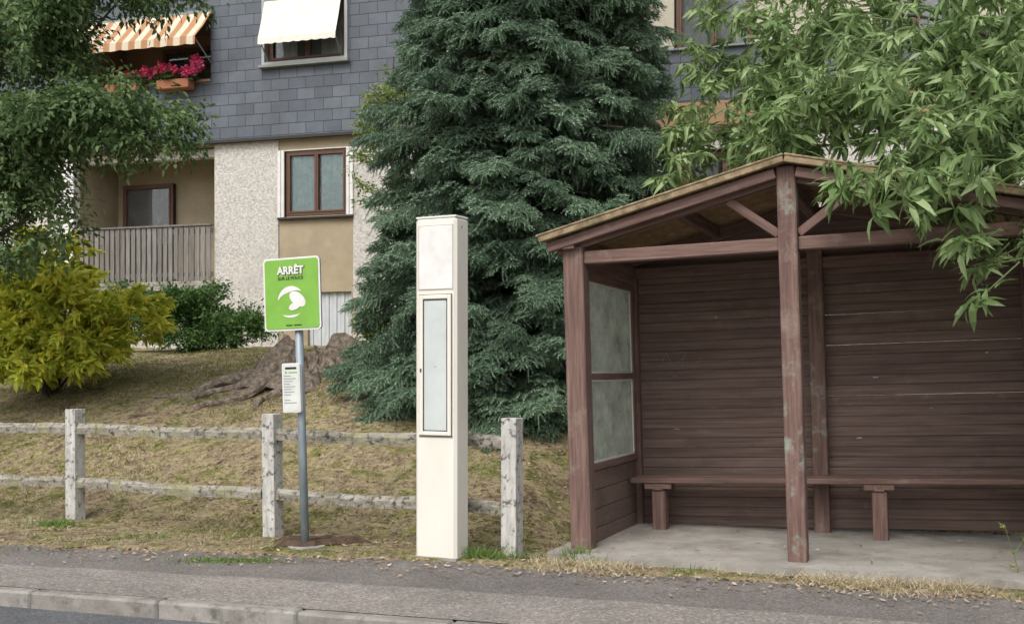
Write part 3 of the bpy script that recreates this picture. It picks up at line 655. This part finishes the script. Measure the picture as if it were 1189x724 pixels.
def awning(nm,x0,x1,yt,zt,yb,zb,mat,par,val=.1):
    n=30; V=[];F=[]
    for i in range(n+1):
        x=x0+(x1-x0)*i/n; sc=.012*math.sin(i*1.9)
        V+=[(x,yt,zt),(x,(yt+yb)/2,(zt+zb)/2-.03),(x,yb,zb+sc*.3),(x,yb-.01,zb-val-.02*abs(math.sin(i*.9)))]
    for i in range(n):
        for j in range(3): a=i*4+j; F.append((a,a+4,a+5,a+1))
    o=mesh_obj(nm,V,F,mat,par); s=o.modifiers.new('t','SOLIDIFY'); s.thickness=.008; 
    box(nm+'_roller',x0-.02,x1+.02,yt-.02,yt+.06,zt-.03,zt+.05,greyprint,par,.01)
    for xx in (x0+.03,x1-.03):
        V,F=tube([(xx,-.12,zb-.35),(xx,yb,zb-.01)],[.012,.012],6); mesh_obj(nm+'_arm',V,F,greyprint,par)
    return o
awning('white_awning',1.18,2.75,-.19,8.38,-.45,7.60,awn_w,B,.10)
def recess(x0,x1,z0,z1,d,mat,par):
    box('recess_back',x0,x1,d,d+.05,z0,z1,mat,par,0); box('recess_left',x0-.06,x0-.001,.16,d,z0,z1,mat,par,0); box('recess_right',x1+.001,x1+.06,.31,d,z0,z1,mat,par,0)
    box('recess_ceiling',x0-.05,x1+.05,.16,d,z1,z1+.06,beige,par,0)
recess(-2.95,-.02,6.1,8.37,1.4,tan,B)
box('balcony_floor',-3.0,.02,.16,1.4,6.0,6.1,concrete,B,0)
window(-2.0,-.7,6.2,8.1,1.28,brownframe,None,B,depth=.09)
awning('striped_awning',-3.0,.03,-.16,8.28,-.72,7.68,stripem,B,.14)
box('balcony_handrail',-2.95,-.02,-.14,-.06,6.985,7.03,tan,B,.006)
box('flower_box',-1.05,-.35,-.36,-.12,6.84,7.02,terracotta,B,.015); box('flower_box',-2.2,-1.5,-.36,-.12,6.84,7.02,terracotta,B,.015)
recess(-3.15,-.001,3.2,5.82,1.4,beige,B)
box('balcony_slab',-3.45,-.004,-.10,1.45,3.02,3.2,concrete,B,.01)
box('under_balcony_wall',-3.45,-.004,.4,.5,1.0,3.02,stucco,B,0)
window(-2.95,-1.75,3.25,5.35,1.27,brownframe,None,B,1,depth=.09)
window(-.62,-.05,3.25,5.45,1.27,brownframe,None,B,1,depth=.09)
box('awning_box',-3.1,-.05,.25,.45,5.62,5.78,white,B,.01)
box('balcony_pillar',-3.45,-3.17,-.02,.28,1.0,5.82,white,B,.01)
for k in range(26):
    x=-3.10+k*.119; box('balustrade_slat',x,x+.088,-.085,-.06,3.16,4.25+random.uniform(-.004,.004),greyslat,B,.004)
box('balustrade_rail',-3.14,-.01,-.06,-.02,4.12,4.20,greyslat,B,.004); box('balustrade_rail',-3.14,-.01,-.06,-.02,3.30,3.38,greyslat,B,.004)
box('balustrade_cap',-3.14,-.01,-.11,.0,4.255,4.29,greyslat,B,.004)
wall('stucco_wall_left',-12,-3.46,1.0,5.8,[(-7,-5.6,4.3,5.5)],0,.3,stucco,B)
window(-6.98,-5.62,4.32,5.48,.1,brownframe,curtain_w,B)
wall('wing_wall',7.41,24,1.0,5.45,[(9,10.4,3.9,5.1),(12.5,14,3.9,5.1)],-.5,.3,stucco,B)
window(9.03,10.37,3.93,5.07,-.4,brownframe,curtain_w,B); window(12.53,13.97,3.93,5.07,-.4,brownframe,curtain_w,B)
box('wing_tan_band',7.41,24,-.62,-.1,5.455,5.85,tan,B,.01)
wall('wing_slate',7.41,24,5.86,6.70,[],-.6,.25,slate,B)
box('wing_parapet_cap',7.38,24,-.66,-.3,6.705,6.74,greyprint,B,.004)
wall('wing_upper_wall',7.41,24,6.72,9.6,[(8.75,10.1,6.72,8.6),(12,13.5,6.72,8.6),(15,16.5,6.72,8.6)],.3,.2,flat('cream_render',(.52,.48,.38),.95),B)
for a in (8.78,12.03,15.03): window(a,a+1.3,6.75,8.58,.36,brownframe,curtain_w,B,2,gapx=.03)
wall('wing_roof_slate',7.41,24,9.61,11,[],-.3,.6,slate,B)
box('building_side_wall',7.30,7.405,-.5,.31,1.0,10.6,stucco,B,0)
box('building_core',-12,24,2.2,10,1.0,10.5,stucco,B,0); box('flat_roof',-12.1,24.1,.15,10.1,10.62,10.8,felt,B,0)
box('floor_slab',-12,24,.35,2.2,5.85,5.98,concrete,B,0); 

# ---------------------------------------------------------------- trees
SX,SY=.17,13.7
sp=empty('spruce_tree',(SX,SY,0))
sg0=tz(SX,SY)
V,F=tube([(0,0,sg0-.3),(0,0,3),(0,0,7),(0,0,13.5)],[.26,.21,.14,.02],10,.1); mesh_obj('trunk',V,F,barkm,sp,True)
spt=[spruce_template('spruce_spray_%d'%i,40+i) for i in range(3)]
P=[];br=[]
def srad(z): return 2.0*max(0,(1-(max(z,0)/14.5)**1.35))*(1 if z>1.8 else .95+.03*z)
z=.15
while z<13.5:
    low=z<8; nbr=15 if low else 9; off=random.uniform(0,6.28)
    for k in range(nbr):
        az=off+k*6.2832/nbr+random.gauss(0,.14); Rr=srad(z)*random.uniform(.74,1.15); 
        droop=-.30-.1*random.random()
        z0=z+.25
        steps=5 if low else 3
        side=Vector((math.cos(az),math.sin(az),0)); dirv=Vector((-math.sin(az),math.cos(az),0))
        for q in range(steps):
            fr=(.40+.60*q/(steps-1)); r=max(Rr*fr-.5,.1)
            p=dirv*r+side*random.gauss(0,.10+.08*(q<steps-1)); zz=z0+droop*r*.55-.10*fr*fr+random.gauss(0,.05)
            gz=tz(SX+p.x,SY+p.y)
            if zz<gz+.12: zz=gz+.12+random.uniform(0,.15)
            P.append(((p.x,p.y,zz),(random.gauss(-.15,.18),random.gauss(0,.3),az+random.gauss(0,.35)),random.uniform(.75,1.2)))
        if k%2==0: br.append(tube([(0,0,z0+.1),tuple(dirv*Rr*.5+Vector((0,0,z0+droop*Rr*.28))),tuple(dirv*Rr*.85+Vector((0,0,z0+droop*Rr*.5)))],[.03,.02,.008],5))
    z+=.25 if low else .4
random.shuffle(P); scatter_multi('foliage',spt,P,sp); V,F=merge(br); mesh_obj('branches',V,F,barkm,sp)

def blob_pts(blobs,up=-.35,sc=(.8,1.25),tight=.24):
    P=[]
    for (x,y,z,rx,ry,rz_,n) in blobs:
        subs=[(random.gauss(0,.45),random.gauss(0,.45),random.gauss(0,.45)) for _ in range(max(4,n//14))]
        for i in range(n):
            s=subs[i%len(subs)]; v=Vector((s[0]+random.gauss(0,tight),s[1]+random.gauss(0,tight),s[2]+random.gauss(0,tight)))
            if v.length>1.08: v*=random.uniform(.9,1.08)/v.length
            az=math.atan2(-v.x,v.y)+random.gauss(0,.8)
            P.append(((x+v.x*rx,y+v.y*ry,z+v.z*rz_),(random.gauss(up,.4),random.gauss(0,.4),az),random.uniform(*sc)))
    random.shuffle(P); return P
lt=empty('oak_tree')
tb=(-6.7,14.0); gz=tz(*tb)
lst=[tube([(tb[0],tb[1],gz-.2),(tb[0]+.05,tb[1],gz+1.2),(tb[0]+.1,tb[1]-.1,gz+2.6),(tb[0]+.0,tb[1],8)],[.2,.16,.13,.04],10,.08)]
LB=[(-5.6,13,5.2,.72,.8,.75,230),(-4.5,12.8,4.36,.80,.5,.30,150),(-5.55,13,3.8,.62,.7,.65,170),(-4.1,12.8,5.80,.85,.5,.15,80),(-5.35,12.9,4.35,.6,.6,.5,120),(-6.9,13.6,5.2,1.3,1.2,1.6,240),(-5.3,13.3,6.6,1.5,1.2,.7,150),(-4.0,12.7,4.22,.34,.3,.28,38),(-5.2,12.9,3.2,.22,.3,.3,20),(-6.2,13.2,3.2,.6,.6,.6,90)]
for b in LB: lst.append(tube(curve_pts((tb[0]+.1,tb[1]-.1,min(b[2]-.6,gz+2.8)),b[:3],(0,0,.15),7),[.06,.045,.035,.028,.02,.014,.008],6))
V,F=merge(lst); mesh_obj('trunk_and_limbs',V,F,barkm,lt,True)
tw=[twig_template('oak_twig_%d'%i,oak_m,40,.42,.038,.078,.25,.10,60+i) for i in range(3)]
scatter_multi('foliage',tw,blob_pts(LB),lt)
rt=empty('chestnut_tree'); tb=(6.2,10.6); gz=tz(*tb)
RB=[(2.30,12,4.35,.48,.5,.62,85),(2.95,11,4.05,.62,.6,.60,110),(3.05,11.5,4.95,.8,.6,.55,120),(3.35,9.6,3.95,.62,.6,.55,100),(3.75,8.8,3.95,.6,.6,.55,110),
    (2.66,8.0,2.76,.24,.25,.20,20),(2.95,8.05,3.0,.32,.3,.22,30),(3.32,7.85,2.95,.28,.3,.50,50),(3.42,7.75,2.38,.14,.2,.34,20),(3.2,8.6,3.35,.5,.5,.35,55),(2.15,12,3.75,.35,.4,.35,36),(4.6,9,4.3,.9,1,.9,100),(4.2,10.5,5.2,1.2,1,.8,110),(2.45,12.2,5.3,.3,.5,.3,20),(3.5,8.3,3.3,.3,.3,.5,40),(2.75,10.4,3.55,.4,.4,.3,40),(3.9,10.6,3.6,.7,.5,.5,60)]
lst=[tube([(tb[0],tb[1],gz-.2),(tb[0]-.05,tb[1],gz+1.5),(tb[0]-.2,tb[1]-.1,gz+3),(tb[0]-.1,tb[1],7)],[.24,.2,.16,.05],10,.08)]
for b in RB: lst.append(tube(curve_pts((tb[0]-.2,tb[1]-.1,gz+2.6+random.uniform(-.2,.6)),(b[0],b[1],b[2]+.05),(0,0,.45),8),[.06,.05,.038,.03,.022,.016,.011,.006],6))
V,F=merge(lst); mesh_obj('trunk_and_limbs',V,F,barkm,rt,True)
tw=[twig_template('chestnut_twig_%d'%i,chest_m,18,.40,.045,.155,.45,.03,80+i,True) for i in range(4)]
scatter_multi('foliage',tw,blob_pts(RB,up=-.3,sc=(.7,1.15)),rt)
def shrub(nm,x,y,blobs,tmpls,up=.25,sc=(.8,1.2),tight=.24):
    e=empty(nm); gz=tz(x,y); lst=[]
    for b in blobs:
        for _ in range(2): lst.append(tube(curve_pts((x+random.gauss(0,.1),y+random.gauss(0,.1),gz-.05),(b[0]+random.gauss(0,.1),b[1],b[2]),(0,0,.12),6),[.02,.017,.013,.01,.007,.004],5))
    V,F=merge(lst); mesh_obj('stems',V,F,barkm,e); scatter_multi('foliage',tmpls,blob_pts(blobs,up=up,sc=sc,tight=tight),e); return e
yt=[twig_template('yellow_twig_%d'%i,yel_m,16,.26,.066,.16,.35,.03,100+i,True) for i in range(3)]
YB=[(-5.75,13.9,2.45,.6,.5,.5,190),(-5.2,13.8,2.2,.50,.5,.45,160),(-4.55,13.7,2.08,.42,.35,.26,95),(-5.3,13.5,1.75,.62,.4,.30,180),(-6.2,13.8,1.95,.5,.5,.5,120),(-5.55,13.9,2.88,.34,.3,.22,45),(-5.8,13.5,1.66,.55,.4,.30,150),(-4.95,13.5,1.80,.38,.3,.25,70),(-5.6,13.2,1.50,.6,.25,.16,90)]
YB=[(x*1.13,y*1.13,1.46+(z-1.46)*1.13,a*1.12,b*1.12,c*1.12,n) for (x,y,z,a,b,c,n) in YB]
shrub('yellow_green_shrub',-6.3,15.7,YB,yt,up=.3)
bt=[twig_template('bush_twig_%d'%i,bush_m,34,.3,.035,.06,.25,.07,120+i) for i in range(2)]
shrub('dark_green_bush',-5.3,19.3,[(-5.6,19.3,2.4,.55,.5,.42,150),(-4.9,19.1,2.33,.58,.5,.40,160),(-4.4,19.0,2.2,.3,.4,.35,60),(-6.3,19.5,2.45,.6,.5,.5,120),(-5.3,19.2,2.75,.4,.4,.2,50),(-5.0,18.9,2.0,.6,.4,.2,90)],bt)
gt=[twig_template('light_twig_%d'%i,lite_m,26,.35,.04,.08,.25,.08,140+i) for i in range(2)]
shrub('light_green_shrub',-1.85,17.6,[(-2.0,17.6,2.1,.34,.3,.24,60)],[twig_template('sh_tw',grn_m,26,.25,.035,.07,.25,.06,150)])
yb=empty('young_tree'); lst=[tube([(-1.75,18.2,1.5),(-1.8,18.2,3.5),(-1.9,18.2,5.2),(-1.85,18.2,6.4)],[.05,.04,.03,.01],7)]
BB=[(-1.9,18.1,5.2,.35,.3,.7,40),(-2.05,18.0,4.5,.35,.3,.35,20),(-1.65,18.1,5.8,.35,.3,.4,25),(-2.15,18,5.75,.2,.2,.15,10)]
for b in BB: lst.append(tube(curve_pts((-1.8,18.2,b[2]-.6),b[:3],(0,0,.1),5),[.02,.015,.012,.008,.004],5))
V,F=merge(lst); mesh_obj('stem',V,F,barkm,yb); scatter_multi('foliage',gt,blob_pts(BB,up=.1),yb)
ge=empty('balcony_geraniums',(-5.68,22.2,0),-17)
fl=twig_template('fl_tw',flower_m,26,.10,.05,.05,.3,.05,160); fg=twig_template('fg_tw',bush_m,24,.16,.05,.07,.3,.05,161)
scatter('blossoms',fl,*zip(*blob_pts([(-.75,-.33,7.20,.5,.12,.13,60),(-1.8,-.3,7.14,.4,.12,.09,22),(-.22,-.33,7.22,.24,.1,.12,24)],up=.5)),ge)
scatter('leaves',fg,*zip(*blob_pts([(-.7,-.24,7.1,.5,.10,.11,44),(-1.8,-.24,7.08,.45,.10,.1,32)],up=.3)),ge)
wd=empty('tall_weed',(*sh(1.50,.0),.0))
lst=[tube([(0,0,0),(-.05,0,.2),(-.12,0,.42)],[.004,.003,.002],4),tube([(-.05,0,.2),(.03,0,.33)],[.003,.002],4)]
V,F=merge(lst); mesh_obj('stem',V,F,grn_m,wd); 
scatter('leaves',twig_template('wtw',lite_m,7,.06,.012,.03,.3,.02,170),[(-.03,0,.12),(-.06,0,.22),(-.11,0,.40),(.03,0,.32)],[(.3,0,1),(.3,0,-1),(.4,0,.5),(.3,0,2)],[1,1,1,.8],wd)

# ---------------------------------------------------------------- stump
st=empty('tree_stump'); cx_,cy_=-2.55,14.8; gz=tz(cx_,cy_)
n=56; V=[];F=[]
for lv,(rr,zz) in enumerate([(.68,-.14),(.48,.07),(.37,.22),(.33,.34),(.24,.33),(.10,.22),(.02,.20)]):
    for k in range(n):
        a=k/n*6.2832; lob=1+.34*max(0,math.sin(a*3+.6))*(1.2 if lv<3 else .4)+.14*math.sin(a*7+lv)+.12*math.sin(a*13+2)+.06*math.sin(a*23)
        hh_=zz+(.11*math.sin(a*2+1)+.07*math.sin(a*5)+.06*math.sin(a*9)+.03*math.sin(a*17))*(1 if 2<=lv<=4 else .2)
        V.append((cx_+rr*lob*math.cos(a)*1.25,cy_+rr*lob*math.sin(a)*.8,gz+hh_))
for i in range(6):
    for k in range(n): F.append((i*n+k,i*n+(k+1)%n,(i+1)*n+(k+1)%n,(i+1)*n+k))
mesh_obj('stump_body',V,F,stumpm,st,False)
lst=[]
for i,(dx,dy,r0) in enumerate([(-2.0,-.15,.10),(-1.2,-.9,.11),(-.5,-1.15,.10),(1.0,-.35,.14),(.55,-.7,.10),(-1.5,.3,.08),(-.95,-.45,.11),(1.15,.2,.12),(-.1,-.8,.08),(-1.6,-.5,.07)]):
    pts=[];m=14
    for k in range(m):
        t=k/(m-1); x=cx_+dx*t+.06*math.sin(t*9+i*2); y=cy_+dy*t+.06*math.sin(t*7+i); pts.append((x,y,tz(x,y)+.18*(1-t)**1.4-.005+.025*math.sin(t*14+i)))
    lst.append(tube(pts,[r0*(1-.8*(k/(m-1))**.8)+.014 for k in range(m)],9,.35,i))
V,F=merge(lst); mesh_obj('roots',V,F,stumpm,st,False)

# ---------------------------------------------------------------- light, world, camera
W=bpy.data.worlds.new("World"); S.world=W; W.use_nodes=True; nt=W.node_tree; bg=nt.nodes['Background']
sky=nt.nodes.new('ShaderNodeTexSky'); sky.sky_type='NISHITA'; sky.sun_disc=False; sky.sun_elevation=R(52); sky.sun_rotation=R(205); sky.air_density=1; sky.dust_density=4; sky.ozone_density=.6
hs=nt.nodes.new('ShaderNodeHueSaturation'); hs.inputs['Saturation'].default_value=.4; hs.inputs['Value'].default_value=1.45
nt.links.new(sky.outputs[0],hs.inputs['Color']); nt.links.new(hs.outputs[0],bg.inputs[0]); bg.inputs[1].default_value=.15
sl=bpy.data.lights.new('sun','SUN'); sl.energy=1.6; sl.angle=R(30); sl.color=(1,.97,.92); so=bpy.data.objects.new('sun',sl); COL.objects.link(so)
az=R(205); el=R(52); d=Vector((math.sin(az)*math.cos(el),math.cos(az)*math.cos(el),math.sin(el))); so.rotation_euler=d.to_track_quat('Z','Y').to_euler()
cam=bpy.data.cameras.new('camera'); co=bpy.data.objects.new('camera',cam); COL.objects.link(co); co.location=(0,0,1.46); co.rotation_euler=(R(90),0,0)
cam.sensor_width=36; cam.lens=1350/1189*36; cam.shift_y=70/1189; cam.clip_end=2000; cam.clip_start=.05; S.camera=co
S.view_settings.view_transform='Standard'; S.view_settings.look='None'; S.view_settings.exposure=0
